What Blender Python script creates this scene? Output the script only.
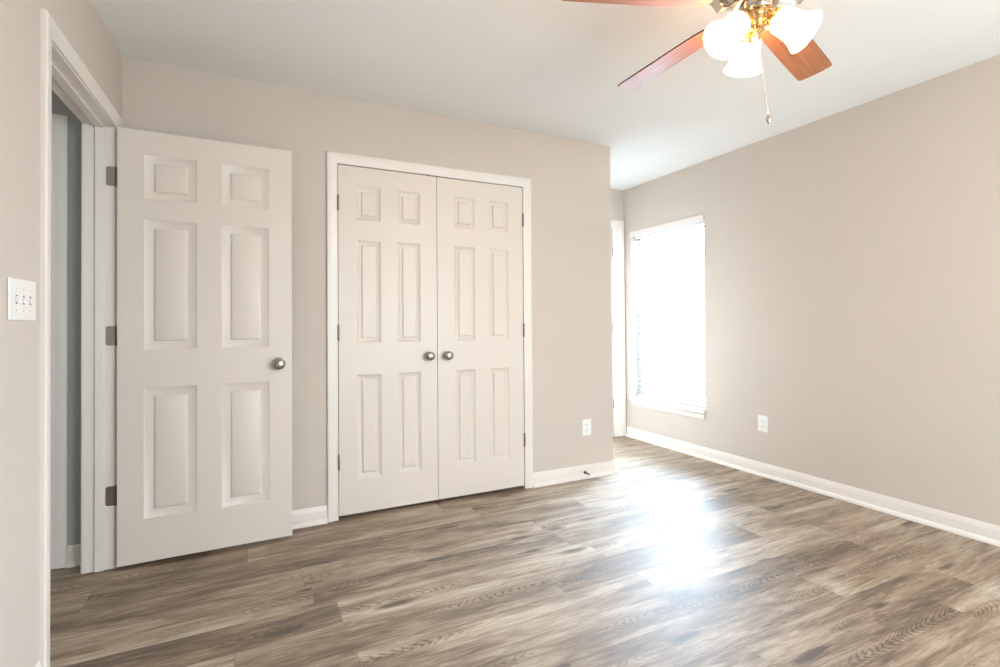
import bpy, bmesh, math, random
from math import sin, cos, tan, pi, radians
from mathutils import Vector, Matrix

for o in list(bpy.data.objects):
    bpy.data.objects.remove(o)
SC = bpy.context.scene
COL = SC.collection
rnd = random.Random(7)

# ------------------------------------------------------------------ measures
H = 2.44                     # ceiling height
CAMH = 1.1193
D1 = 3.032                   # closet wall (faces -y)
L0, TH = -0.5643, 0.0215     # left wall: x at the closet corner, slight splay
R = 3.3391                   # right wall
D2 = 3.9823                  # far wall of the window nook
XE = 2.4174                  # outer corner of the closet wall
YB = -0.95                   # wall behind the camera
YJ, YN, ZT = 2.904, 2.100, 2.0446   # entry opening: hinge side, latch side, head


def lin(r, g=None, b=None):
    if g is None:
        r, g, b = r
    f = lambda c: (c / 255) / 12.92 if c / 255 <= .04045 else ((c / 255 + .055) / 1.055) ** 2.4
    return (f(r), f(g), f(b), 1)


# ------------------------------------------------------------------ camera
def make_camera():
    f, cy, yaw, pit, roll = 507.493, 318.2191, .4566, .0106, -.0067
    c, s = cos(yaw), sin(yaw)
    cp, sp = cos(pit), sin(pit)
    fw = Vector((cp * s, cp * c, sp))
    r0 = Vector((c, -s, 0))
    u0 = Vector((-sp * s, -sp * c, cp))
    cr, sr = cos(roll), sin(roll)
    rt = cr * r0 + sr * u0
    up = cr * u0 - sr * r0
    cam = bpy.data.cameras.new('camera')
    cam.sensor_width = 36
    cam.lens = f / 1000 * 36
    cam.shift_y = (cy - 333.5) / 1000
    cam.clip_start = .02
    o = bpy.data.objects.new('camera', cam)
    COL.objects.link(o)
    m = Matrix((rt, up, -fw)).transposed().to_4x4()
    m.translation = Vector((0, 0, CAMH))
    o.matrix_world = m
    SC.camera = o


make_camera()
SC.view_settings.view_transform = 'Standard'
SC.view_settings.look = 'None'
SC.view_settings.gamma = 1
SC.view_settings.use_curve_mapping = False
SC.view_settings.exposure = 0.37

# ------------------------------------------------------------------ sky, daylight and added fill
wd = bpy.data.worlds.new('overcast_sky')
SC.world = wd
wd.use_nodes = True
bg = wd.node_tree.nodes['Background']
bg.inputs[1].default_value = 4.5
_n = wd.node_tree.nodes
_tc, _sp, _rp = _n.new('ShaderNodeTexCoord'), _n.new('ShaderNodeSeparateXYZ'), _n.new('ShaderNodeValToRGB')
_rp.color_ramp.elements[0].position = .46          # ground below the horizon, overcast sky above
_rp.color_ramp.elements[0].color = (.40, .42, .42, 1)
_rp.color_ramp.elements[1].position = .54
_rp.color_ramp.elements[1].color = (.78, .89, 1.0, 1)
_mr = _n.new('ShaderNodeMapRange')
_mr.inputs['From Min'].default_value = -1
wd.node_tree.links.new(_tc.outputs['Generated'], _sp.inputs[0])
wd.node_tree.links.new(_sp.outputs[2], _mr.inputs['Value'])
wd.node_tree.links.new(_mr.outputs[0], _rp.inputs[0])
wd.node_tree.links.new(_rp.outputs[0], bg.inputs[0])


def area(name, loc, direction, sx, sy, power, col):
    l = bpy.data.lights.new(name, 'AREA')
    l.shape = 'RECTANGLE'
    l.size, l.size_y = sx, sy
    l.energy = power
    l.color = col
    o = bpy.data.objects.new(name, l)
    COL.objects.link(o)
    o.location = loc
    o.rotation_euler = Vector(direction).to_track_quat('-Z', 'Y').to_euler()
    return o


W1Y0, W1Y1, W1Z0, W1Z1 = 2.991, 3.879, .39, 2.003       # window in the right wall
B1X0, B1X1, B1Z0, B1Z1 = .8, 2.9, .45, 2.05            # unseen window opening added behind the camera for light
area('daylight_nook_window', (R + .55, (W1Y0 + W1Y1) / 2, 1.55), (-1, -.1, -.35), 1.3, 1.9, 500, (.62, .79, 1.0))
area('rear_fill_light', ((B1X0 + B1X1) / 2, YB - .25, 1.3), (0, 1, 0), 2.2, 1.6, 92, (.78, .89, 1.0))  # fill lamp outside the added rear window
area('hallway_fill_light', (-1.15, .75, 1.5), (0, 1, -.1), .8, 1.6, 5.5, (.90, .97, .97))  # weak cool fill lamp added out of view inside the hall


# ------------------------------------------------------------------ materials
def mat(name):
    m = bpy.data.materials.new(name)
    m.use_nodes = True
    nt = m.node_tree
    return m, nt, nt.nodes['Principled BSDF']


def nd(nt, typ, **kw):
    n = nt.nodes.new(typ)
    for k, v in kw.items():
        setattr(n, k, v)
    return n


def mth(nt, op, a, b=None, c=None):
    n = nt.nodes.new('ShaderNodeMath')
    n.operation = op
    for i, v in enumerate((a, b, c)):
        if v is None:
            continue
        if isinstance(v, (int, float)):
            n.inputs[i].default_value = v
        else:
            nt.links.new(v, n.inputs[i])
    return n.outputs[0]


def painted(name, col, rough, bump=.02, scale=90, var=.03):
    m, nt, b = mat(name)
    tc = nd(nt, 'ShaderNodeTexCoord')
    nz = nd(nt, 'ShaderNodeTexNoise')
    nz.inputs['Scale'].default_value = scale
    nz.inputs['Detail'].default_value = 3
    nt.links.new(tc.outputs['Object'], nz.inputs['Vector'])
    n2 = nd(nt, 'ShaderNodeTexNoise')
    n2.inputs['Scale'].default_value = 1.3
    nt.links.new(tc.outputs['Object'], n2.inputs['Vector'])
    mx = nd(nt, 'ShaderNodeMix', data_type='RGBA')
    mx.inputs['A'].default_value = tuple(c * (1 - var) for c in col[:3]) + (1,)
    mx.inputs['B'].default_value = tuple(min(1, c * (1 + var)) for c in col[:3]) + (1,)
    nt.links.new(n2.outputs['Fac'], mx.inputs['Factor'])
    nt.links.new(mx.outputs['Result'], b.inputs['Base Color'])
    b.inputs['Roughness'].default_value = rough
    bp = nd(nt, 'ShaderNodeBump')
    bp.inputs['Strength'].default_value = bump
    bp.inputs['Distance'].default_value = .01
    nt.links.new(nz.outputs['Fac'], bp.inputs['Height'])
    nt.links.new(bp.outputs['Normal'], b.inputs['Normal'])
    return m


def metal(name, col, rough, aniso=0):
    m, nt, b = mat(name)
    b.inputs['Base Color'].default_value = col
    b.inputs['Metallic'].default_value = 1
    tc = nd(nt, 'ShaderNodeTexCoord')
    nz = nd(nt, 'ShaderNodeTexNoise')
    nz.inputs['Scale'].default_value = 60
    nt.links.new(tc.outputs['Object'], nz.inputs['Vector'])
    mr = nd(nt, 'ShaderNodeMapRange')
    mr.inputs['To Min'].default_value = rough * .8
    mr.inputs['To Max'].default_value = rough * 1.2
    nt.links.new(nz.outputs['Fac'], mr.inputs['Value'])
    nt.links.new(mr.outputs['Result'], b.inputs['Roughness'])
    return m


def floor_mat():
    PW, PL = .182, 1.22
    m, nt, b = mat('grey_oak_vinyl_plank')
    lk = nt.links.new
    tc = nd(nt, 'ShaderNodeTexCoord')
    sx = nd(nt, 'ShaderNodeSeparateXYZ')
    lk(tc.outputs['Object'], sx.inputs[0])
    X, Y = sx.outputs[0], sx.outputs[1]
    yr = mth(nt, 'DIVIDE', mth(nt, 'ADD', Y, .035), PW)
    row = mth(nt, 'FLOOR', yr)
    fy = mth(nt, 'SUBTRACT', yr, row)
    wn = nd(nt, 'ShaderNodeTexWhiteNoise', noise_dimensions='1D')
    lk(row, wn.inputs['W'])
    xr = mth(nt, 'ADD', mth(nt, 'DIVIDE', X, PL), mth(nt, 'MULTIPLY', wn.outputs['Value'], 7.3))
    colm = mth(nt, 'FLOOR', xr)
    fx = mth(nt, 'SUBTRACT', xr, colm)
    cid = nd(nt, 'ShaderNodeCombineXYZ')
    lk(row, cid.inputs[0]); lk(colm, cid.inputs[1])
    w2 = nd(nt, 'ShaderNodeTexWhiteNoise', noise_dimensions='2D')
    lk(cid.outputs[0], w2.inputs['Vector'])
    idv = w2.outputs['Value']
    sc = nd(nt, 'ShaderNodeSeparateColor')
    lk(w2.outputs['Color'], sc.inputs[0])
    id2, id3 = sc.outputs[1], sc.outputs[2]
    # plank coordinates: u along, v across, each plank its own slice of the wood
    u = mth(nt, 'ADD', X, mth(nt, 'MULTIPLY', idv, 41.0))
    v = mth(nt, 'MULTIPLY', mth(nt, 'SUBTRACT', fy, .5), PW)
    v = mth(nt, 'ADD', v, mth(nt, 'MULTIPLY', mth(nt, 'SUBTRACT', id2, .5), .07))
    zz = mth(nt, 'MULTIPLY', id3, 29.0)

    def vec(a, c, d):
        n = nd(nt, 'ShaderNodeCombineXYZ')
        for i, q in enumerate((a, c, d)):
            if isinstance(q, (int, float)):
                n.inputs[i].default_value = q
            else:
                lk(q, n.inputs[i])
        return n.outputs[0]

    def noise(vc, scale, detail=4, rough=.55, dist=0):
        n = nd(nt, 'ShaderNodeTexNoise')
        lk(vc, n.inputs['Vector'])
        n.inputs['Scale'].default_value = scale
        n.inputs['Detail'].default_value = detail
        n.inputs['Roughness'].default_value = rough
        n.inputs['Distortion'].default_value = dist
        return n.outputs['Fac']
    # broad light and dark drift along the board
    broad = noise(vec(mth(nt, 'MULTIPLY', u, 1.7), mth(nt, 'MULTIPLY', v, 11), zz), 1.0, 3, .55, .7)
    streak = noise(vec(mth(nt, 'MULTIPLY', u, 3.4), mth(nt, 'MULTIPLY', v, 95), zz), 1.0, 5, .6, .4)
    fine = noise(vec(mth(nt, 'MULTIPLY', u, 9), mth(nt, 'MULTIPLY', v, 420), zz), 1.0, 3, .6)
    # cathedral grain: nested arches along the board, bent by noise
    wob = noise(vec(mth(nt, 'MULTIPLY', u, 2.6), mth(nt, 'MULTIPLY', v, 17), zz), 1.0, 4, .55)
    flip = mth(nt, 'SUBTRACT', mth(nt, 'MULTIPLY', mth(nt, 'GREATER_THAN', idv, .5), 2), 1)
    ph = mth(nt, 'ADD', mth(nt, 'MULTIPLY', mth(nt, 'MULTIPLY', u, flip), 170), mth(nt, 'MULTIPLY', mth(nt, 'MULTIPLY', v, v), 17000))
    ph = mth(nt, 'ADD', ph, mth(nt, 'MULTIPLY', wob, 42))
    ring = mth(nt, 'POWER', mth(nt, 'MULTIPLY', mth(nt, 'ADD', mth(nt, 'SINE', ph), 1), .5), 3.0)
    msk = nd(nt, 'ShaderNodeMapRange')
    msk.inputs['From Min'].default_value = .066
    msk.inputs['From Max'].default_value = .012
    lk(mth(nt, 'ABSOLUTE', v), msk.inputs['Value'])
    sel = nd(nt, 'ShaderNodeMapRange')
    sel.inputs['From Min'].default_value = .47
    sel.inputs['From Max'].default_value = .62
    lk(noise(vec(mth(nt, 'MULTIPLY', u, 1.5), 3.3, zz), 1.0, 2), sel.inputs['Value'])
    ringm = mth(nt, 'MULTIPLY', mth(nt, 'MULTIPLY', ring, msk.outputs[0]), sel.outputs[0])
    mott = noise(vec(mth(nt, 'MULTIPLY', u, 6), mth(nt, 'MULTIPLY', v, 46), zz), 1.0, 6, .62, 1.4)
    # knots
    vo = nd(nt, 'ShaderNodeTexVoronoi')
    lk(vec(mth(nt, 'ADD', mth(nt, 'MULTIPLY', u, 1.9), mth(nt, 'MULTIPLY', wob, .35)), mth(nt, 'ADD', mth(nt, 'MULTIPLY', v, 7.5), mth(nt, 'MULTIPLY', broad, .35)), zz), vo.inputs['Vector'])
    vo.inputs['Scale'].default_value = 1.0
    kn = nd(nt, 'ShaderNodeMapRange')
    kn.inputs['From Min'].default_value = .17
    kn.inputs['From Max'].default_value = .05
    lk(vo.outputs['Distance'], kn.inputs['Value'])
    # combine into one value
    val = mth(nt, 'MULTIPLY', mth(nt, 'SUBTRACT', broad, .5), 1.25)
    val = mth(nt, 'ADD', val, mth(nt, 'MULTIPLY', mth(nt, 'SUBTRACT', streak, .5), .5))
    val = mth(nt, 'ADD', val, mth(nt, 'MULTIPLY', mth(nt, 'SUBTRACT', mott, .5), .9))
    val = mth(nt, 'ADD', val, mth(nt, 'MULTIPLY', mth(nt, 'SUBTRACT', fine, .5), .35))
    val = mth(nt, 'ADD', val, mth(nt, 'MULTIPLY', mth(nt, 'SUBTRACT', idv, .5), .28))
    val = mth(nt, 'SUBTRACT', val, mth(nt, 'MULTIPLY', ringm, .34))
    val = mth(nt, 'SUBTRACT', val, mth(nt, 'MULTIPLY', kn.outputs[0], .55))
    val = mth(nt, 'ADD', val, .5)
    cr = nd(nt, 'ShaderNodeValToRGB')
    e = cr.color_ramp.elements
    e[0].position = .08; e[0].color = FLOORC[0]
    e[1].position = .95; e[1].color = FLOORC[4]
    for p, c in ((.34, FLOORC[1]), (.52, FLOORC[2]), (.72, FLOORC[3])):
        q = e.new(p); q.color = c
    lk(val, cr.inputs[0])
    # joints
    ey = mth(nt, 'MULTIPLY', mth(nt, 'MINIMUM', fy, mth(nt, 'SUBTRACT', 1, fy)), PW)
    ex = mth(nt, 'MULTIPLY', mth(nt, 'MINIMUM', fx, mth(nt, 'SUBTRACT', 1, fx)), PL)
    ed = mth(nt, 'MINIMUM', ey, ex)
    jm = nd(nt, 'ShaderNodeMapRange')
    jm.inputs['From Min'].default_value = .0003
    jm.inputs['From Max'].default_value = .0013
    lk(ed, jm.inputs['Value'])
    mx = nd(nt, 'ShaderNodeMix', data_type='RGBA')
    mx.inputs['A'].default_value = lin(104, 90, 76)
    lk(cr.outputs[0], mx.inputs['B'])
    lk(jm.outputs[0], mx.inputs['Factor'])
    lk(mx.outputs['Result'], b.inputs['Base Color'])
    ro = nd(nt, 'ShaderNodeMapRange')
    ro.inputs['To Min'].default_value = .68
    ro.inputs['To Max'].default_value = .82
    lk(streak, ro.inputs['Value'])
    lk(ro.outputs[0], b.inputs['Roughness'])
    b.inputs['Specular IOR Level'].default_value = .75
    b.inputs['Coat Weight'].default_value = .8
    b.inputs['Coat Roughness'].default_value = .5
    hgt = mth(nt, 'ADD', mth(nt, 'MULTIPLY', jm.outputs[0], .6), mth(nt, 'MULTIPLY', fine, .25))
    hgt = mth(nt, 'SUBTRACT', hgt, mth(nt, 'MULTIPLY', ringm, .25))
    bp = nd(nt, 'ShaderNodeBump')
    bp.inputs['Strength'].default_value = .12
    bp.inputs['Distance'].default_value = .003
    lk(hgt, bp.inputs['Height'])
    lk(bp.outputs['Normal'], b.inputs['Normal'])
    return m


FLOORC = [lin(74, 55, 38), lin(119, 96, 73), lin(150, 128, 104), lin(174, 155, 134), lin(200, 186, 168)]


def blade_mat():
    m, nt, b = mat('cherry_fan_blade')
    lk = nt.links.new
    tc = nd(nt, 'ShaderNodeTexCoord')
    mp = nd(nt, 'ShaderNodeMapping')
    mp.inputs['Scale'].default_value = (3, 70, 40)
    lk(tc.outputs['Object'], mp.inputs[0])
    nz = nd(nt, 'ShaderNodeTexNoise')
    nz.inputs['Scale'].default_value = 1
    nz.inputs['Detail'].default_value = 4
    lk(mp.outputs[0], nz.inputs['Vector'])
    cr = nd(nt, 'ShaderNodeValToRGB')
    cr.color_ramp.elements[0].position = .3
    cr.color_ramp.elements[0].color = lin(160, 98, 64)
    cr.color_ramp.elements[1].position = .7
    cr.color_ramp.elements[1].color = lin(192, 126, 86)
    lk(nz.outputs['Fac'], cr.inputs[0])
    lk(cr.outputs[0], b.inputs['Base Color'])
    b.inputs['Roughness'].default_value = .42
    return m


def slat_mat():
    m, nt, b = mat('white_blind_slat')
    b.inputs['Base Color'].default_value = (.6, .6, .6, 1)
    b.inputs['Roughness'].default_value = .5
    tr = nd(nt, 'ShaderNodeBsdfTranslucent')
    tr.inputs[0].default_value = (.62, .63, .64, 1)
    mx = nd(nt, 'ShaderNodeMixShader')
    mx.inputs[0].default_value = .45
    out = nt.nodes['Material Output']
    nt.links.new(b.outputs[0], mx.inputs[1])
    nt.links.new(tr.outputs[0], mx.inputs[2])
    nt.links.new(mx.outputs[0], out.inputs[0])
    return m


def glass_mat():
    m, nt, b = mat('window_glass')
    nt.nodes.remove(b)
    t = nd(nt, 'ShaderNodeBsdfTransparent')
    t.inputs[0].default_value = (.96, .98, .97, 1)
    g = nd(nt, 'ShaderNodeBsdfGlossy')
    g.inputs['Roughness'].default_value = .02
    mx = nd(nt, 'ShaderNodeMixShader')
    mx.inputs[0].default_value = .05
    nt.links.new(t.outputs[0], mx.inputs[1])
    nt.links.new(g.outputs[0], mx.inputs[2])
    nt.links.new(mx.outputs[0], nt.nodes['Material Output'].inputs[0])
    return m


def lamp_glass():
    m, nt, b = mat('lit_frosted_glass')
    b.inputs['Base Color'].default_value = (.9, .87, .82, 1)
    b.inputs['Roughness'].default_value = .4
    b.inputs['Emission Color'].default_value = (1, .59, .28, 1)
    b.inputs['Emission Strength'].default_value = SHADE_E
    return m


SHADE_E = 22.5
M = {
    'wall': painted('greige_wall_paint', lin(206, 194, 183), .75, .03),
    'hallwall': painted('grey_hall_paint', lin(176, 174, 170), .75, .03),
    'ceil': painted('white_ceiling_paint', lin(242, 241, 238), .85, .05, 140),
    'trim': painted('white_semi_gloss_trim', lin(232, 223, 215), .34, .006, 30, .01),
    'door': painted('white_painted_door', lin(223, 211, 200), .4, .02, 60, .01),
    'plastic': painted('white_switch_plastic', lin(238, 235, 230), .3, 0, 30, .005),
    'screw': painted('ivory_screw', lin(205, 200, 192), .4, 0, 30, .01),
    'slot': painted('dark_slot', lin(120, 112, 104), .6, 0, 30, .01),
    'dark': painted('shade_toned_closet_wall', lin(120, 114, 106), .9, 0, 30, .02),  # the closet's inner shade is put into this wall colour
    'nickel': metal('satin_nickel', lin(176, 168, 156), .26),
    'chrome': metal('brushed_nickel_fan', lin(206, 196, 184), .2),
    'warm_nickel': metal('lamplight_tinted_nickel', lin(222, 188, 132), .27),  # nickel, with the gold cast of the lit shades put into its colour
    'bronze': metal('aged_hinge_metal', lin(150, 141, 132), .42),
    'steel': metal('dark_spring_steel', lin(120, 112, 104), .35),
    'blade': blade_mat(),
    'edge': painted('dark_blade_edge', lin(70, 46, 38), .5, 0, 30, .02),
    'slat': slat_mat(),
    'glass': glass_mat(),
    'lamp': lamp_glass(),
    'vinyl': painted('white_vinyl_sash', lin(240, 240, 240), .4, 0, 30, .005),
    'rubber': painted('white_rubber_tip', lin(225, 220, 212), .6, 0, 30, .01),
    'floor': floor_mat(),
}


# ------------------------------------------------------------------ mesh helpers
class MB:
    def __init__(s, fn=None):
        s.bm = bmesh.new()
        s.fn = fn or (lambda p: p)

    def V(s, p):
        return s.bm.verts.new(s.fn(Vector(p)))

    def face(s, vs):
        try:
            return s.bm.faces.new(vs)
        except ValueError:
            return None

    def box(s, x0, x1, y0, y1, z0, z1, bev=0):
        vs = [s.V((x, y, z)) for x in (x0, x1) for y in (y0, y1) for z in (z0, z1)]
        fs = []
        for q in ((0, 1, 3, 2), (4, 6, 7, 5), (0, 4, 5, 1), (2, 3, 7, 6), (0, 2, 6, 4), (1, 5, 7, 3)):
            fs.append(s.face([vs[i] for i in q]))
        if bev:
            es = list({e for f in fs for e in f.edges})
            bmesh.ops.bevel(s.bm, geom=es, offset=bev, segments=2, affect='EDGES', profile=.5)
        return s

    def loft(s, rings, closed=True, caps=True):
        rr = [[s.V(p) for p in r] for r in rings]
        for a, b in zip(rr, rr[1:]):
            n = len(a)
            for i in range(n if closed else n - 1):
                j = (i + 1) % n
                s.face([a[i], a[j], b[j], b[i]])
        if caps:
            s.face(rr[0][::-1]); s.face(rr[-1])
        return s

    def lathe(s, prof, origin=(0, 0, 0), axis=(0, 0, 1), n=32, caps=True):
        ax = Vector(axis).normalized()
        u = ax.orthogonal().normalized()
        w = ax.cross(u)
        o = Vector(origin)
        rings = []
        for r, h in prof:
            r = max(r, 1e-4)
            rings.append([o + ax * h + u * (r * cos(2 * pi * i / n)) + w * (r * sin(2 * pi * i / n)) for i in range(n)])
        return s.loft(rings, True, caps)

    def tube(s, path, rad, n=10):
        path = [Vector(p) for p in path]
        rs = rad if isinstance(rad, (list, tuple)) else [rad] * len(path)
        rings = []
        u = None
        for i, p in enumerate(path):
            t = (path[min(i + 1, len(path) - 1)] - path[max(i - 1, 0)]).normalized()
            if u is None:
                u = t.orthogonal().normalized()
            u = (u - t * u.dot(t)).normalized()
            w = t.cross(u)
            rings.append([p + rs[i] * (u * cos(2 * pi * k / n) + w * sin(2 * pi * k / n)) for k in range(n)])
        return s.loft(rings)

    def prism(s, outline, axis_pts):
        return s.loft([[Vector(a) + Vector(p) for p in outline] for a in axis_pts])

    def build(s, name, m, parent=None, smooth=None):
        bmesh.ops.recalc_face_normals(s.bm, faces=s.bm.faces)
        me = bpy.data.meshes.new(name)
        s.bm.to_mesh(me)
        s.bm.free()
        me.materials.append(m)
        if smooth is not None:
            for p in me.polygons:
                p.use_smooth = True
            me.set_sharp_from_angle(angle=radians(smooth))
        o = bpy.data.objects.new(name, me)
        COL.objects.link(o)
        if parent:
            o.parent = parent
            o.location = -world_loc(parent)
        return o


def world_loc(o):
    # parents here are only ever translated, so the world place is a sum of locations
    p = Vector(o.location)
    if o.parent:
        p += world_loc(o.parent)
    return p


def empty(name, loc):
    o = bpy.data.objects.new(name, None)
    o.empty_display_size = .05
    COL.objects.link(o)
    o.location = loc
    return o


def tag(o, label, cat, kind=None, group=None):
    o['label'] = label
    o['category'] = cat
    if kind:
        o['kind'] = kind
    if group:
        o['group'] = group
    return o


def struct(o, label, cat):
    return tag(o, label, cat, 'structure')


# wall frames: (a along the wall, z, d out of the wall into the room)
def on_left(a, z, d):
    return Vector((L0 - tan(TH) * (D1 - a) + d, a, z))


def on_back(a, z, d):
    return Vector((a, D1 - d, z))


def on_nook(a, z, d):
    return Vector((a, D2 - d, z))


def on_right(a, z, d):
    return Vector((R - d, a, z))


def on_rear(a, z, d):
    return Vector((a, YB + d, z))


def wrap(fn):
    return lambda p: fn(p.x, p.y, p.z)


def wall(name, fn, a0, a1, z0, z1, thick, holes, m):
    """one closed slab in (a, z, d) with rectangular openings"""
    A = sorted({a0, a1, *[v for h in holes for v in h[:2]]})
    Z = sorted({z0, z1, *[v for h in holes for v in h[2:]]})
    mb = MB(wrap(fn))
    vs = {}

    def v(i, j, k):
        if (i, j, k) not in vs:
            vs[i, j, k] = mb.V((A[i], Z[j], 0 if k == 0 else -thick))
        return vs[i, j, k]

    def solid(i, j):
        if not (0 <= i < len(A) - 1 and 0 <= j < len(Z) - 1):
            return False
        ca, cz = (A[i] + A[i + 1]) / 2, (Z[j] + Z[j + 1]) / 2
        return not any(h[0] < ca < h[1] and h[2] < cz < h[3] for h in holes)
    for i in range(len(A) - 1):
        for j in range(len(Z) - 1):
            if not solid(i, j):
                continue
            for k in (0, 1):
                mb.face([v(i, j, k), v(i + 1, j, k), v(i + 1, j + 1, k), v(i, j + 1, k)])
            for di, dj, e in ((-1, 0, ((i, j), (i, j + 1))), (1, 0, ((i + 1, j), (i + 1, j + 1))), (0, -1, ((i, j), (i + 1, j))), (0, 1, ((i, j + 1), (i + 1, j + 1)))):
                if not solid(i + di, j + dj):
                    p, q = e
                    mb.face([v(*p, 0), v(*q, 0), v(*q, 1), v(*p, 1)])
    return mb.build(name, m)


CASING = [(0, 0), (0, .009), (.004, .011), (.012, .010), (.018, .012), (.034, .016), (.046, .0175), (.056, .017), (.060, .013), (.060, 0)]


def casing_mesh(fn, a0, a1, zt, prof=CASING, scale=1.0, z0=.002):
    """three-sided mitred casing round an opening a0..a1, head at zt"""
    mb = MB(wrap(fn))
    pr = [(o * scale, d) for o, d in prof]
    rings = [[(a0 - o, z0, d) for o, d in pr], [(a0 - o, zt + o, d) for o, d in pr],
             [(a1 + o, zt + o, d) for o, d in pr], [(a1 + o, z0, d) for o, d in pr]]
    return mb.loft(rings)


BASE = [(.001, 0), (.001, .026), (.008, .0255), (.016, .022), (.022, .016), (.025, .0115), (.026, .010), (.068, .010), (.072, .0095), (.080, .0065), (.090, .005), (.096, .002), (.096, 0)]


def base_mesh(pts):
    """baseboard along a plan polyline; room lies to the left of the walking direction"""
    P = [Vector(p) for p in pts]
    rings = []
    for i, p in enumerate(P):
        ns = []
        if i > 0:
            t = (P[i] - P[i - 1]).normalized(); ns.append(Vector((-t.y, t.x)))
        if i < len(P) - 1:
            t = (P[i + 1] - P[i]).normalized(); ns.append(Vector((-t.y, t.x)))
        n = ns[0] if len(ns) == 1 else (ns[0] + ns[1]) / (1 + ns[0].dot(ns[1]))
        rings.append([(p.x + n.x * d, p.y + n.y * d, z) for z, d in BASE])
    return MB().loft(rings)


def panel_leaf(w, z0, z1, t, cols, rows, place, k=1.0):
    """six-panel moulded door slab. local (x, y depth, z); front face y=0, back y=t"""
    mb = MB(place)
    X = sorted({0, w, *[v for c in cols for v in c]})
    Z = sorted({z0, z1, *[v for r in rows for v in r]})
    ringp = [(.0, 0), (.0035, .0028), (.030 * k, .0105), (.036 * k, .0118), (.040 * k, .0114), (.0435 * k, .0060), (.050 * k, .0035)]
    for face_y, sgn in ((0, 1), (t, -1)):
        for i in range(len(X) - 1):
            for j in range(len(Z) - 1):
                x0, x1, a, b = X[i], X[i + 1], Z[j], Z[j + 1]
                if (x0, x1) in cols and (a, b) in rows:
                    rr = []
                    for ins, dep in ringp:
                        ins = min(ins, (x1 - x0) * .3)
                        y = face_y + sgn * dep
                        rr.append([(x0 + ins, y, a + ins), (x1 - ins, y, a + ins), (x1 - ins, y, b - ins), (x0 + ins, y, b - ins)])
                    vv = [[mb.V(p) for p in r] for r in rr]
                    for p, q in zip(vv, vv[1:]):
                        for e in range(4):
                            mb.face([p[e], p[(e + 1) % 4], q[(e + 1) % 4], q[e]])
                    mb.face(vv[-1])
                else:
                    mb.face([mb.V((x0, face_y, a)), mb.V((x1, face_y, a)), mb.V((x1, face_y, b)), mb.V((x0, face_y, b))])
    for i in range(len(X) - 1):
        for z in (z0, z1):
            mb.face([mb.V((X[i], 0, z)), mb.V((X[i + 1], 0, z)), mb.V((X[i + 1], t, z)), mb.V((X[i], t, z))])
    for j in range(len(Z) - 1):
        for x in (0, w):
            mb.face([mb.V((x, 0, Z[j])), mb.V((x, 0, Z[j + 1])), mb.V((x, t, Z[j + 1])), mb.V((x, t, Z[j]))])
    bmesh.ops.remove_doubles(mb.bm, verts=mb.bm.verts, dist=1e-5)
    return mb


def knob_mesh(origin, axis, r=.026, rose=.031, length=.062):
    mb = MB()
    k = r / .026
    prof = [(rose, 0), (rose, .003), (rose * .93, .006), (.016, .009), (.0115, .013), (.0105, .024 * length / .062),
            (.013, .029 * length / .062), (.022 * k, .034 * length / .062), (.0255 * k, .040 * length / .062), (r, .046 * length / .062),
            (.0245 * k, .053 * length / .062), (.020 * k, .058 * length / .062), (.010 * k, .0612 * length / .062), (.0005, length)]
    return mb.lathe(prof, origin, axis, 32)


# ------------------------------------------------------------------ the room
HX0 = -1.75      # hall far side
floor = MB().box(HX0 - .1, R + .16, YB - .16, D2 + .16, -.05, 0).build('floor', M['floor'])
struct(floor, 'grey brown wood plank floor running through the whole room', 'floor')
ceil = MB().box(HX0 - .1, R + .16, YB - .16, D2 + .16, H, H + .08).build('ceiling', M['ceil'])
struct(ceil, 'flat white painted ceiling over the whole room', 'ceiling')

struct(wall('wall_left', on_left, YB - .14, D1 + .0, 0, H, .115, [(YN - .018, YJ + .018, -1, ZT + .018)], M['wall']),
       'greige wall at far left holding the entry doorway and the switch plate', 'wall')
CA0, CA1, CZ = .450, 1.665, 2.048      # closet opening
struct(wall('wall_back', on_back, L0 - .115, XE, 0, H, .11, [(CA0 - .018, CA1 + .018, -1, CZ + .018)], M['wall']),
       'greige wall around the double closet doors', 'wall')
struct(MB().box(XE - .11, XE, D1 + .11, D2, 0, H).build('wall_closet_side', M['wall']),
       'side wall of the closet facing the window nook', 'wall')
NA0, NA1 = 2.50, 3.19
struct(wall('wall_nook', on_nook, L0, R + .16, 0, H, .12, [(NA0 - .018, NA1 + .02, -1, 2.062)], M['wall']),
       'narrow far wall of the nook beyond the closet corner', 'wall')
struct(wall('wall_right', on_right, YB - .14, D2 + .12, 0, H, .16, [(W1Y0, W1Y1, W1Z0, W1Z1)], M['wall']),
       'greige right wall holding the bright window', 'wall')
struct(wall('wall_rear', on_rear, HX0 - .1, R + .16, 0, H, .14, [(B1X0, B1X1, B1Z0, B1Z1)], M['wall']),
       'wall behind the viewer with an added wide window opening', 'wall')
# closet interior and hallway shell
struct(MB().box(L0 - .115, L0 - .02, D1 + .11, D2, 0, H).build('wall_closet_end', M['dark']), 'end wall inside the closet', 'wall')
struct(MB().box(HX0 - .1, HX0, YB, D1, 0, H).build('wall_hall_side', M['hallwall']), 'far side wall of the hallway', 'wall')
struct(MB().box(HX0 - .1, L0 - .116, D1, D1 + .11, 0, H).build('wall_hall_end', M['hallwall']),
       'shaded grey hallway wall seen through the open doorway', 'wall')

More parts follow.
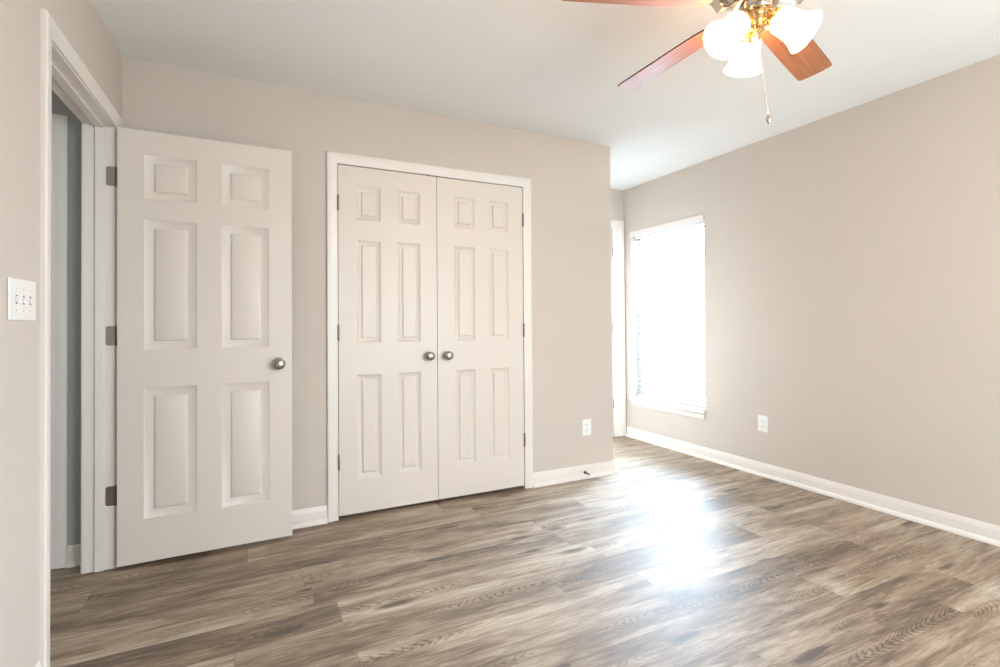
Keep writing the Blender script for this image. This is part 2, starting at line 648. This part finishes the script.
# entry jamb and casing
t1 = struct(empty('trim_1', on_left((YJ + YN) / 2, 0, 0)), 'white jamb and casing framing the open entry doorway', 'door frame')
mb = MB(wrap(on_left))
mb.box(YJ, YJ + .018, .001, ZT + .018, -.120, .001)
mb.box(YN - .018, YN, .001, ZT + .018, -.120, .001)
mb.box(YN, YJ, ZT, ZT + .018, -.120, .001)
jamb = mb.build('jamb', M['trim'], t1)
mb = MB(wrap(on_left))
for a, b in ((YJ - .011, YJ), (YN, YN + .011)):
    mb.box(a, b, .001, ZT, -.072, -.039, .0015)
mb.box(YN + .011, YJ - .011, ZT - .011, ZT, -.072, -.039, .0015)
mb.build('door_stop_strip', M['trim'], jamb)
casing_mesh(on_left, YN - .005, YJ + .005, ZT + .005).build('casing', M['trim'], t1, 40)
casing_mesh(lambda a, z, d: on_left(a, z, -.1155 - d), YN - .005, YJ + .005, ZT + .005).build('casing', M['trim'], t1, 40)

# entry door, swung open about ninety degrees
HXP = L0 - tan(TH) * (D1 - YJ) + .0165
DA = .0199


def place_entry(p):
    c, s = cos(DA), sin(DA)
    return Vector((HXP + c * p.x - s * p.y, YJ - .036 + s * p.x + c * p.y, p.z))


ROWS = [(.217, .829), (1.007, 1.621), (1.717, 1.928)]
d1 = struct(empty('door_1', (HXP, YJ, 0)), 'white six panel entry door standing open at left', 'door')
leaf = panel_leaf(.745, .017, 2.038, .035, [(.101, .315), (.421, .636)], ROWS, place_entry).build('door_leaf', M['door'], d1, 25)
ndir = Vector((sin(DA), -cos(DA), 0))
for face, sg in ((0, 1), (.035, -1)):
    o = place_entry(Vector((.681, face, .919)))
    knob_mesh(o, ndir * sg, .029, .033).build('knob', M['nickel'], d1, 40)
mb = MB(place_entry)
mb.box(.7445, .7465, .005, .030, .893, .950, .0005)
mb.box(.7465, .756, .011, .024, .912, .930, .003)
mb.build('latch', M['nickel'], d1)
for z in (1.816, 1.075, .336):
    h = MB(wrap(on_left))
    out = [(.001, -.045), (.001, .045)]
    for c0, c1, a0 in ((-.024, .036, 90), (-.024, -.036, 180)):
        out += [(c0 + .009 * cos(radians(a0 + q)), c1 + .009 * sin(radians(a0 + q))) for q in (0, 22, 45, 68, 90)]
    h.loft([[(y, z + zz, d) for d, zz in out] for y in (YJ - .0025, YJ)])
    for zz in (-.03, 0, .03):
        h.box(YJ - .0035, YJ - .0025, z + zz - .004, z + zz + .004, -.019, -.011, .0004)
    h.lathe([(.0001, -.048), (.004, -.047), (.006, -.044), (.006, .044), (.004, .047), (.0001, .048)], (YJ - .001, z, .0085), (0, 1, 0), 12)
    h.build('hinge', M['bronze'], d1, 40)

# closet casing, jamb and the pair of doors
t2 = struct(empty('trim_2', (1.06, D1, 0)), 'cream white casing round the double closet doors', 'door frame')
casing_mesh(on_back, CA0 - .001, CA1 + .001, CZ + .002).build('casing', M['trim'], t2, 40)
mb = MB(wrap(on_back))
mb.box(CA0 - .018, CA0 - .002, .001, CZ + .018, -.115, .001)
mb.box(CA1 + .002, CA1 + .018, .001, CZ + .018, -.115, .001)
mb.box(CA0 - .002, CA1 + .002, CZ + .001, CZ + .018, -.115, .001)
mb.build('jamb', M['trim'], t2)


def closet_door(name, x0, x1, mirror, label):
    w = x1 - x0
    yf = D1 - .006
    root = struct(empty(name, ((x0 if not mirror else x1), D1, 0)), label, 'closet door')
    cols = [(.103, .245), (.347, .489)] if not mirror else [(.110, .252), (.355, .495)]
    if mirror:
        pl = lambda p: Vector((x1 - p.x, yf + p.y, p.z))
    else:
        pl = lambda p: Vector((x0 + p.x, yf + p.y, p.z))
    rows = [(.220, .826), (1.010, 1.615), (1.731, 1.930)]
    panel_leaf(w, .023, 2.043, .035, cols, rows, pl, .72).build('door_leaf', M['door'], root, 25)
    kx = (x1 - .058) if not mirror else (x0 + .060)
    knob_mesh((kx, yf, .922), (0, -1, 0), .0285, .025, .058).build('knob', M['nickel'], root, 40)
    hx = x0 - .0015 if not mirror else x1 + .0015
    for z in (1.823, 1.074, .331):
        h = MB()
        h.lathe([(.0001, -.047), (.004, -.046), (.006, -.043), (.006, -.016), (.0052, -.0155), (.006, -.015), (.006, .015), (.0052, .0155), (.006, .016), (.006, .043), (.004, .046), (.0001, .047)], (hx, D1 - .0125, z), (0, 0, 1), 12)
        sgn = 1 if not mirror else -1
        a, b = sorted((hx, hx + sgn * .004))
        h.box(a, b, D1 - .008, D1 - .0045, z - .044, z + .044)
        h.build('hinge', M['bronze'], root, 40)
    cx = (x1 - .055) if not mirror else (x0 + .06)
    MB().box(cx - .012, cx + .012, D1 - .0095, D1 + .01, 2.0435, 2.0475, .0005).build('roller_catch', M['bronze'], root)
    return root


closet_door('door_2', CA0 + .003, 1.0475, False, 'left closet door with its round knob at the right edge')
closet_door('door_3', 1.0510, CA1 - .003, True, 'right closet door with its round knob at the left edge')

# nook door: only its hinge side shows past the closet corner
t3 = struct(empty('trim_3', (2.85, D2, 0)), 'bright white door casing in the nook beside the window', 'door frame')
mb = MB(wrap(on_nook))
NP = [(0, 0), (0, .010), (.006, .013), (.016, .011), (.024, .013), (.040, .013), (.046, .010), (.060, .010), (.066, .019), (.128, .021), (.138, .017), (.140, 0)]
mb.loft([[(NA1 + o, .006, d) for o, d in NP], [(NA1 + o, 2.126, d) for o, d in NP]])
LP = [(o, d) for o, d in NP if o < .07] + [(.076, 0)]
mb.loft([[(NA0 - o * .95, .006, d) for o, d in LP], [(NA0 - o * .95, 2.126, d) for o, d in LP]])
mb.loft([[(NA0 - .002, 2.048 + o, d) for o, d in LP], [(NA1 + .002, 2.048 + o, d) for o, d in LP]])
mb.build('casing', M['trim'], t3)
mb = MB(wrap(on_nook))
mb.box(NA0 - .017, NA0, .006, 2.06, -.12, .0)
mb.box(NA1, NA1 + .019, .006, 2.06, -.12, .0)
mb.box(NA0, NA1, 2.045, 2.06, -.12, .0)
mb.build('jamb', M['trim'], t3)
d4 = struct(empty('door_4', (NA1, D2, 0)), 'white nook door almost hidden behind the closet corner', 'door')
panel_leaf(NA1 - NA0 - .006, .015, 2.040, .035, [(.1, .3), (.385, .585)], ROWS, lambda p: Vector((NA1 - .003 - p.x, D2 + .004 + p.y, p.z))).build('door_leaf', M['door'], d4, 25)
knob_mesh((NA0 + .065, D2 + .004, .93), (0, -1, 0)).build('knob', M['nickel'], d4, 40)
for z in (1.815, 1.07, .33):
    MB().lathe([(.0001, -.047), (.004, -.046), (.006, -.043), (.006, .043), (.004, .046), (.0001, .047)], (NA1 - .0015, D2 - .0065, z), (0, 0, 1), 12).build('hinge', M['bronze'], d4, 40)

# casing of another doorway on the hall end wall, and its closed slab
t4 = struct(empty('trim_4', (-1.25, D1, 0)), 'white door casing on the shaded hallway end wall', 'door frame')
casing_mesh(on_back, -1.62, -.829, 2.048).build('casing', M['trim'], t4, 40)
d5 = struct(MB(wrap(on_back)).box(-1.619, -.830, .012, 2.046, .0005, .005).build('door_5', M['door']), 'closed white door at the end of the hallway', 'door')

# baseboards
def bb(name, pts, label):
    return struct(base_mesh(pts).build(name, M['trim'], None, 35), label, 'baseboard')


bb('baseboard_back_left', [(CA0 - .062, D1), (L0 + .002, D1), ], 'white baseboard between the open door and the closet casing')
bb('baseboard_closet_corner', [(XE, D2 - .002), (XE, D1), (CA1 + .062, D1)], 'white baseboard right of the closet wrapping the outer corner')
bb('baseboard_right', [(R, YB + .002), (R, D2 - .024)], 'long white baseboard along the right wall')
bb('baseboard_left', [tuple(on_left(YN - .067, 0, 0).xy), tuple(on_left(YB + .002, 0, 0).xy)], 'white baseboard on the left wall before the entry doorway')
bb('baseboard_hall', [(L0 - .125, D1), (-.768, D1)], 'short white baseboard in the hallway beside the grey wall')
bb('baseboard_rear', [tuple(on_left(YB, 0, .012).xy), (R - .01, YB)], 'white baseboard behind the viewer')

# ------------------------------------------------------------------ nook window
w1 = struct(empty('window_1', (R, (W1Y0 + W1Y1) / 2, W1Z0)), 'bright window in the right wall behind white blinds', 'window')
FX = R + .105
mb = MB()
mb.box(FX, FX + .05, W1Y0, W1Y0 + .035, W1Z0, W1Z1)
mb.box(FX, FX + .05, W1Y1 - .035, W1Y1, W1Z0, W1Z1)
mb.box(FX, FX + .05, W1Y0 + .035, W1Y1 - .035, W1Z0, W1Z0 + .04)
mb.box(FX, FX + .05, W1Y0 + .035, W1Y1 - .035, W1Z1 - .04, W1Z1)
mb.build('window_frame', M['vinyl'], w1)


def sash(z0, z1, dx):
    s = MB()
    y0, y1 = W1Y0 + .036, W1Y1 - .036
    s.box(FX + dx, FX + dx + .022, y0, y0 + .035, z0, z1)
    s.box(FX + dx, FX + dx + .022, y1 - .035, y1, z0, z1)
    s.box(FX + dx, FX + dx + .022, y0 + .035, y1 - .035, z0, z0 + .035)
    s.box(FX + dx, FX + dx + .022, y0 + .035, y1 - .035, z1 - .035, z1)
    so = s.build('sash', M['vinyl'], w1)
    MB().box(FX + dx + .009, FX + dx + .013, y0 + .034, y1 - .034, z0 + .034, z1 - .034).build('pane', M['glass'], so)


sash(W1Z0 + .041, 1.262, .002)
sash(1.228, W1Z1 - .041, .026)
mb = MB()
mb.box(R - .034, FX - .001, W1Y0 + .001, W1Y1 - .001, W1Z0 - .004, W1Z0 + .016, .003)
mb.build('window_sill', M['trim'], w1)
mb = MB()
AP = [(-.0005, .322), (-.011, .322), (-.014, .330), (-.016, .352), (-.022, .366), (-.034, .374), (-.036, .380), (-.036, .392), (-.0005, .392)]
def apr(y, k):
    return [(R + x, y + k * (-.036 - x) * -.7, z) for x, z in AP]
mb.loft([apr(W1Y0 - .013, 1), apr(W1Y1 + .013, -1)])
mb.build('window_apron', M['trim'], w1)

# the blind is a thing of its own, hung in the opening
bl = tag(empty('window_blind', (R + .065, (W1Y0 + W1Y1) / 2, W1Z1)), 'white horizontal slat blind lowered over the bright nook window', 'blind')
MB().box(R - .014, R + .004, W1Y0 - .006, W1Y1 + .006, 1.952, 2.004, .002).build('valance', M['trim'], bl)
MB().box(R + .042, R + .092, W1Y0 + .006, W1Y1 - .006, 1.945, 1.995, .002).build('headrail', M['vinyl'], bl)
mb = MB()
NS = 36
zt_, zb_ = 1.925, .452
tilt = radians(27)
for i in range(NS):
    z = zt_ + (zb_ - zt_) * i / (NS - 1)
    pts = []
    for k in range(6):
        s = -.025 + .05 * k / 5
        hgt = .004 * (1 - (s / .025) ** 2)
        x = s * cos(tilt) - hgt * sin(tilt)
        dz = s * sin(tilt) + hgt * cos(tilt)
        pts.append((x, dz))
    loop = [(x, dz + .0012) for x, dz in pts] + [(x, dz - .0012) for x, dz in reversed(pts)]
    mb.loft([[(R + .067 + x, y, z + dz) for x, dz in loop] for y in (W1Y0 + .008, W1Y1 - .008)])
mb.build('slats', M['slat'], bl)
MB().box(R + .046, R + .088, W1Y0 + .008, W1Y1 - .008, .410, .426, .003).build('bottom_rail', M['vinyl'], bl)
for y in (W1Y0 + .12, (W1Y0 + W1Y1) / 2, W1Y1 - .12):
    mb = MB()
    for x in (R + .0395, R + .0945):
        mb.tube([(x, y, 1.946), (x, y, .420)], .0009, 6)
    mb.build('ladder_cord', M['vinyl'], bl)
MB().tube([(R + .034, W1Y1 - .10, 1.950), (R + .033, W1Y1 - .10, 1.2)], .004, 8).build('tilt_wand', M['vinyl'], bl)

# unseen window added behind the viewer to let in light: frame, mullion, panes
w2 = struct(empty('added_rear_window', ((B1X0 + B1X1) / 2, YB, B1Z0)), 'wide double window added unseen behind the viewer for daylight', 'window')
mb = MB()
for x0, x1 in ((B1X0, B1X0 + .05), ((B1X0 + B1X1) / 2 - .04, (B1X0 + B1X1) / 2 + .04), (B1X1 - .05, B1X1)):
    mb.box(x0, x1, YB - .12, YB - .07, B1Z0, B1Z1)
for z0, z1 in ((B1Z0, B1Z0 + .05), (1.22, 1.26), (B1Z1 - .05, B1Z1)):
    for x0, x1 in ((B1X0 + .05, (B1X0 + B1X1) / 2 - .04), ((B1X0 + B1X1) / 2 + .04, B1X1 - .05)):
        mb.box(x0, x1, YB - .12, YB - .07, z0, z1)
mb.build('window_frame', M['vinyl'], w2)
for x0, x1 in ((B1X0 + .049, (B1X0 + B1X1) / 2 - .039), ((B1X0 + B1X1) / 2 + .039, B1X1 - .049)):
    MB().box(x0, x1, YB - .097, YB - .093, B1Z0 + .049, B1Z1 - .049).build('pane', M['glass'], w2)

# ------------------------------------------------------------------ switch plate, outlets, door stop
sw = tag(empty('switch_plate', on_left(1.902, 1.195, 0)), 'white three toggle switch plate on left wall by the doorway', 'light switch')
MB(wrap(on_left)).box(1.814, 1.990, 1.137, 1.254, .0005, .006, .0025).build('cover_plate', M['plastic'], sw)
for a, upd in ((1.856, 1), (1.902, -1), (1.948, -1)):
    mb = MB(wrap(on_left))
    MB(wrap(on_left)).box(a - .0055, a + .0055, 1.183, 1.208, .0055, .0064).build('toggle_slot', M['slot'], sw)
    mb.loft([[(a - .0045, 1.1955 - .008, .006), (a + .0045, 1.1955 - .008, .006), (a + .0045, 1.1955 + .008, .006), (a - .0045, 1.1955 + .008, .006)],
             [(a - .004, 1.1955 + upd * .008 - .004, .017), (a + .004, 1.1955 + upd * .008 - .004, .017), (a + .004, 1.1955 + upd * .008 + .004, .017), (a - .004, 1.1955 + upd * .008 + .004, .017)]])
    mb.build('toggle', M['plastic'], sw)
    for z in (1.165, 1.226):
        MB(wrap(on_left)).lathe([(.0032, .0055), (.003, .0066), (.0001, .0068)], (a, z, 0), (0, 0, 1), 12).build('screw', M['screw'], sw)


def outlet(fn, a, z, label):
    ro = tag(empty('wall_outlet', fn(a, z, 0)), label, 'outlet')
    w, h = .039, .058
    MB(wrap(fn)).box(a - w, a + w, z - h, z + h, .0005, .006, .0025).build('cover_plate', M['plastic'], ro)
    for s in (-1, 1):
        zc = z + s * .0195
        mb = MB(wrap(fn))
        out = []
        for k in range(28):
            an = 2 * pi * k / 28
            out.append((max(-.0145, min(.0145, .0172 * cos(an))), max(-.0125, min(.0125, .0172 * sin(an)))))
        mb.loft([[(a + x, zc + y, .0055) for x, y in out], [(a + x * .97, zc + y * .97, .0085) for x, y in out]])
        rc = mb.build('receptacle', M['plastic'], ro)
        sl = MB(wrap(fn))
        sl.box(a - .0075, a - .0050, zc - .002, zc + .007, .0082, .0088)
        sl.box(a + .0050, a + .0070, zc - .001, zc + .006, .0082, .0088)
        sl.lathe([(.0026, .0082), (.0026, .0088)], (a, zc - .0065, 0), (0, 0, 1), 12)
        sl.build('slot', M['slot'], rc)
    MB(wrap(fn)).lathe([(.003, .0055), (.0028, .0068), (.0001, .007)], (a, z, 0), (0, 0, 1), 12).build('screw', M['plastic'], ro)


outlet(on_back, 2.180, .365, 'white outlet on the closet wall near its outer corner')
outlet(on_right, 2.474, .380, 'white outlet on the right wall past the window')

ds = tag(empty('door_stop', (2.155, D1 - .0115, .046)), 'small dark spring door stop on baseboard below closet wall outlet', 'door stop')
MB().lathe([(.011, .0), (.011, .003), (.008, .007), (.0055, .011), (.0055, .013)], (2.155, D1 - .0115, .046), (0, -1, 0), 16).build('base', M['steel'], ds, 40)
mb = MB()
path = []
for k in range(97):
    an = k / 8 * 2 * pi
    path.append((2.155 + .0042 * cos(an), D1 - .0245 - .045 * k / 96, .046 + .0042 * sin(an)))
mb.tube(path, .0016, 6).build('spring', M['steel'], ds, 60)
MB().lathe([(.0045, 0), (.0065, .002), (.0068, .010), (.005, .013), (.0001, .014)], (2.155, D1 - .069, .046), (0, -1, 0), 16).build('rubber_tip', M['rubber'], ds, 40)

# ------------------------------------------------------------------ ceiling fan
FC = Vector((1.515, 1.131, 0))
fan = tag(empty('ceiling_fan', (FC.x, FC.y, H)), 'ceiling fan with cherry wood blades and three lit frosted shades', 'ceiling fan')


def fp(r, ang, z):
    return Vector((FC.x + r * cos(ang), FC.y + r * sin(ang), z))


MB().lathe([(.070, 2.4395), (.072, 2.425), (.066, 2.40), (.050, 2.385), (.030, 2.378), (.018, 2.372), (.018, 2.345)], FC, (0, 0, 1), 40).build('canopy', M['chrome'], fan, 40)
MB().lathe([(.020, 2.352), (.055, 2.350), (.095, 2.340), (.122, 2.318), (.130, 2.288), (.130, 2.262), (.124, 2.238), (.108, 2.220), (.088, 2.208), (.078, 2.200), (.070, 2.196)], FC, (0, 0, 1), 48).build('motor_housing', M['chrome'], fan, 40)
MB().lathe([(.068, 2.1965), (.072, 2.194), (.072, 2.178), (.060, 2.174)], FC, (0, 0, 1), 40).build('flywheel', M['chrome'], fan, 40)
MB().lathe([(.050, 2.1745), (.054, 2.172), (.054, 2.152), (.051, 2.148), (.040, 2.143)], FC, (0, 0, 1), 40).build('switch_housing', M['chrome'], fan, 40)
MB().lathe([(.040, 2.1435), (.043, 2.140), (.036, 2.134), (.034, 2.126), (.036, 2.116), (.030, 2.104), (.016, 2.096), (.008, 2.093), (.007, 2.086), (.0001, 2.083)], FC, (0, 0, 1), 40).build('light_fitter', M['warm_nickel'], fan, 40)

PHI, PIT, ZB = radians(89.05), radians(10.2), 2.182
DROOP = (0, .010, 0, 0, .022)     # each blade hangs a touch differently


def blade_outline():
    up = [(.156, .030), (.160, .038), (.168, .047), (.185, .053), (.22, .0575), (.27, .060), (.36, .062), (.60, .0645), (.640, .064)]
    tip = [(.650, .061), (.654, .054), (.6585, .03), (.660, 0)]
    a = up + tip
    return a + [(r, -s) for r, s in reversed(a[:-1])]


for k in range(5):
    ang = PHI + k * 2 * pi / 5
    rt = Vector((sin(ang), -cos(ang), 0))
    o = Vector((cos(ang) * cos(DROOP[k]), sin(ang) * cos(DROOP[k]), -sin(DROOP[k])))
    c0 = Vector((FC.x, FC.y, ZB))
    ac = (rt * cos(PIT) - rt.cross(o).normalized() * sin(PIT) * (1 if rt.cross(o).z < 0 else -1))
    nn = o.cross(ac).normalized()
    if nn.z < 0:
        nn = -nn
    # the blade's own axes: x along it, so that its grain follows it
    rot = Matrix((o, -ac, o.cross(-ac))).transposed()
    mb = MB()
    ol = blade_outline()
    h = .003
    r0 = [Vector((r, -s, -h)) for r, s in ol]
    r1 = [Vector((r, -s, h)) for r, s in ol]
    mb.loft([r0, r1])
    b = mb.build('blade', M['blade'], fan, 30)
    b.data.materials.append(M['edge'])
    for p in b.data.polygons:
        if abs(p.normal.z) < .7:
            p.material_index = 1
    b.matrix_basis = rot.to_4x4()
    b.location = c0 - Vector((FC.x, FC.y, H))
    # curved blade iron: neck from the flywheel, forked plate under the blade
    mb = MB()
    path, wid = [], []
    for r, z, w in ((.060, 2.184, .019), (.078, 2.180, .018), (.092, 2.168, .016), (.108, 2.158, .016), (.128, 2.156, .018), (.142, 2.172, .020), (.152, 2.184, .024), (.165, 2.1885, .030), (.190, 2.1890, .036), (.215, 2.1885, .036), (.240, 2.188, .022), (.252, 2.188, .008)):
        path.append((r, z)); wid.append(w)
    rings = []
    for (r, z), w in zip(path, wid):
        kf = min(1, max(0, (r - .10) / .06))
        side = rt * cos(PIT * kf) + Vector((0, 0, sin(PIT * kf)))
        c = Vector((FC.x, FC.y, z - ZB + ZB)) + o * r
        th = .0026 if r > .14 else .005
        rings.append([c - side * w - nn * th, c + side * w - nn * th, c + side * w * .8 + nn * th, c - side * w * .8 + nn * th])
    mb.loft(rings)
    mb.build('blade_iron', M['chrome'], fan, 50)

# three arms with sockets, frosted bell shades and bulbs
T, A0 = radians(46), radians(54)
for k in range(3):
    a = A0 + k * 2 * pi / 3
    d = Vector((cos(a) * sin(T), sin(a) * sin(T), -cos(T)))
    hz = Vector((cos(a), sin(a), 0))
    base = Vector((FC.x - .004, FC.y, 2.146)) + hz * .024
    mb = MB()
    p0 = Vector((FC.x, FC.y, 2.122)) + hz * .026
    p1 = base + d * .022
    mb.tube([p0, p0.lerp(p1, .5) + Vector((0, 0, .004)), p1, base + d * .036], [.012, .012, .013, .014], 16)
    mb.lathe([(.013, .004), (.015, .010), (.0145, .016), (.018, .022), (.0235, .032), (.0300, .044), (.0365, .056), (.0385, .061), (.0375, .065), (.031, .066)], base, d, 32)
    arm = mb.build('lamp_arm', M['warm_nickel'], fan, 40)
    sh = MB()
    prof = [(.0335, .0655), (.0395, .067), (.0415, .073), (.0425, .085), (.0435, .105), (.0465, .128), (.0535, .150), (.0625, .167), (.0635, .1685)]
    inner = [(r - .003, hh) for r, hh in reversed(prof)]
    sh.lathe(prof + inner, base, d, 40, caps=False)
    so = sh.build('lamp_shade', M['lamp'], fan, 50)
    MB().lathe([(.012, .0665), (.013, .078), (.020, .092), (.026, .110), (.0265, .120), (.022, .134), (.012, .142), (.0001, .144)], base, d, 24).build('bulb', M['lamp'], so, 60)

# pull chains hang from the switch housing on the side towards the entry
def bead_chain(p0, p1, fob, fobscale):
    mb = MB()
    p0, p1 = Vector(p0), Vector(p1)
    n = max(2, int((p1 - p0).length / .0052))
    mb.tube([p0.lerp(p1, i / 8) for i in range(9)], .0007, 6)
    for i in range(n + 1):
        c = p0.lerp(p1, i / n)
        mb.lathe([(.0001, -.0013), (.0010, -.0009), (.0013, 0), (.0010, .0009), (.0001, .0013)], c, (0, 0, 1), 6)
    ch = mb.build('pull_chain', M['chrome'], fan, 60)
    s = fobscale
    MB().lathe([(.0001, .002), (.0022 * s, 0), (.003 * s, -.004 * s), (.0058 * s, -.013 * s), (.0062 * s, -.016 * s), (.0045 * s, -.022 * s), (.0018 * s, -.0265 * s), (.0001, -.028 * s)], p1, (0, 0, 1), 14).build('pull_fob', M[fob], ch, 50)


q1, q0 = fp(.0535, radians(205), 2.150), fp(.0535, radians(250), 2.150)
bead_chain(q1, (1.494, 1.075, 1.790), 'chrome', 1.3)
bead_chain(q0, q0 + Vector((0, 0, -.07)), 'chrome', .7)
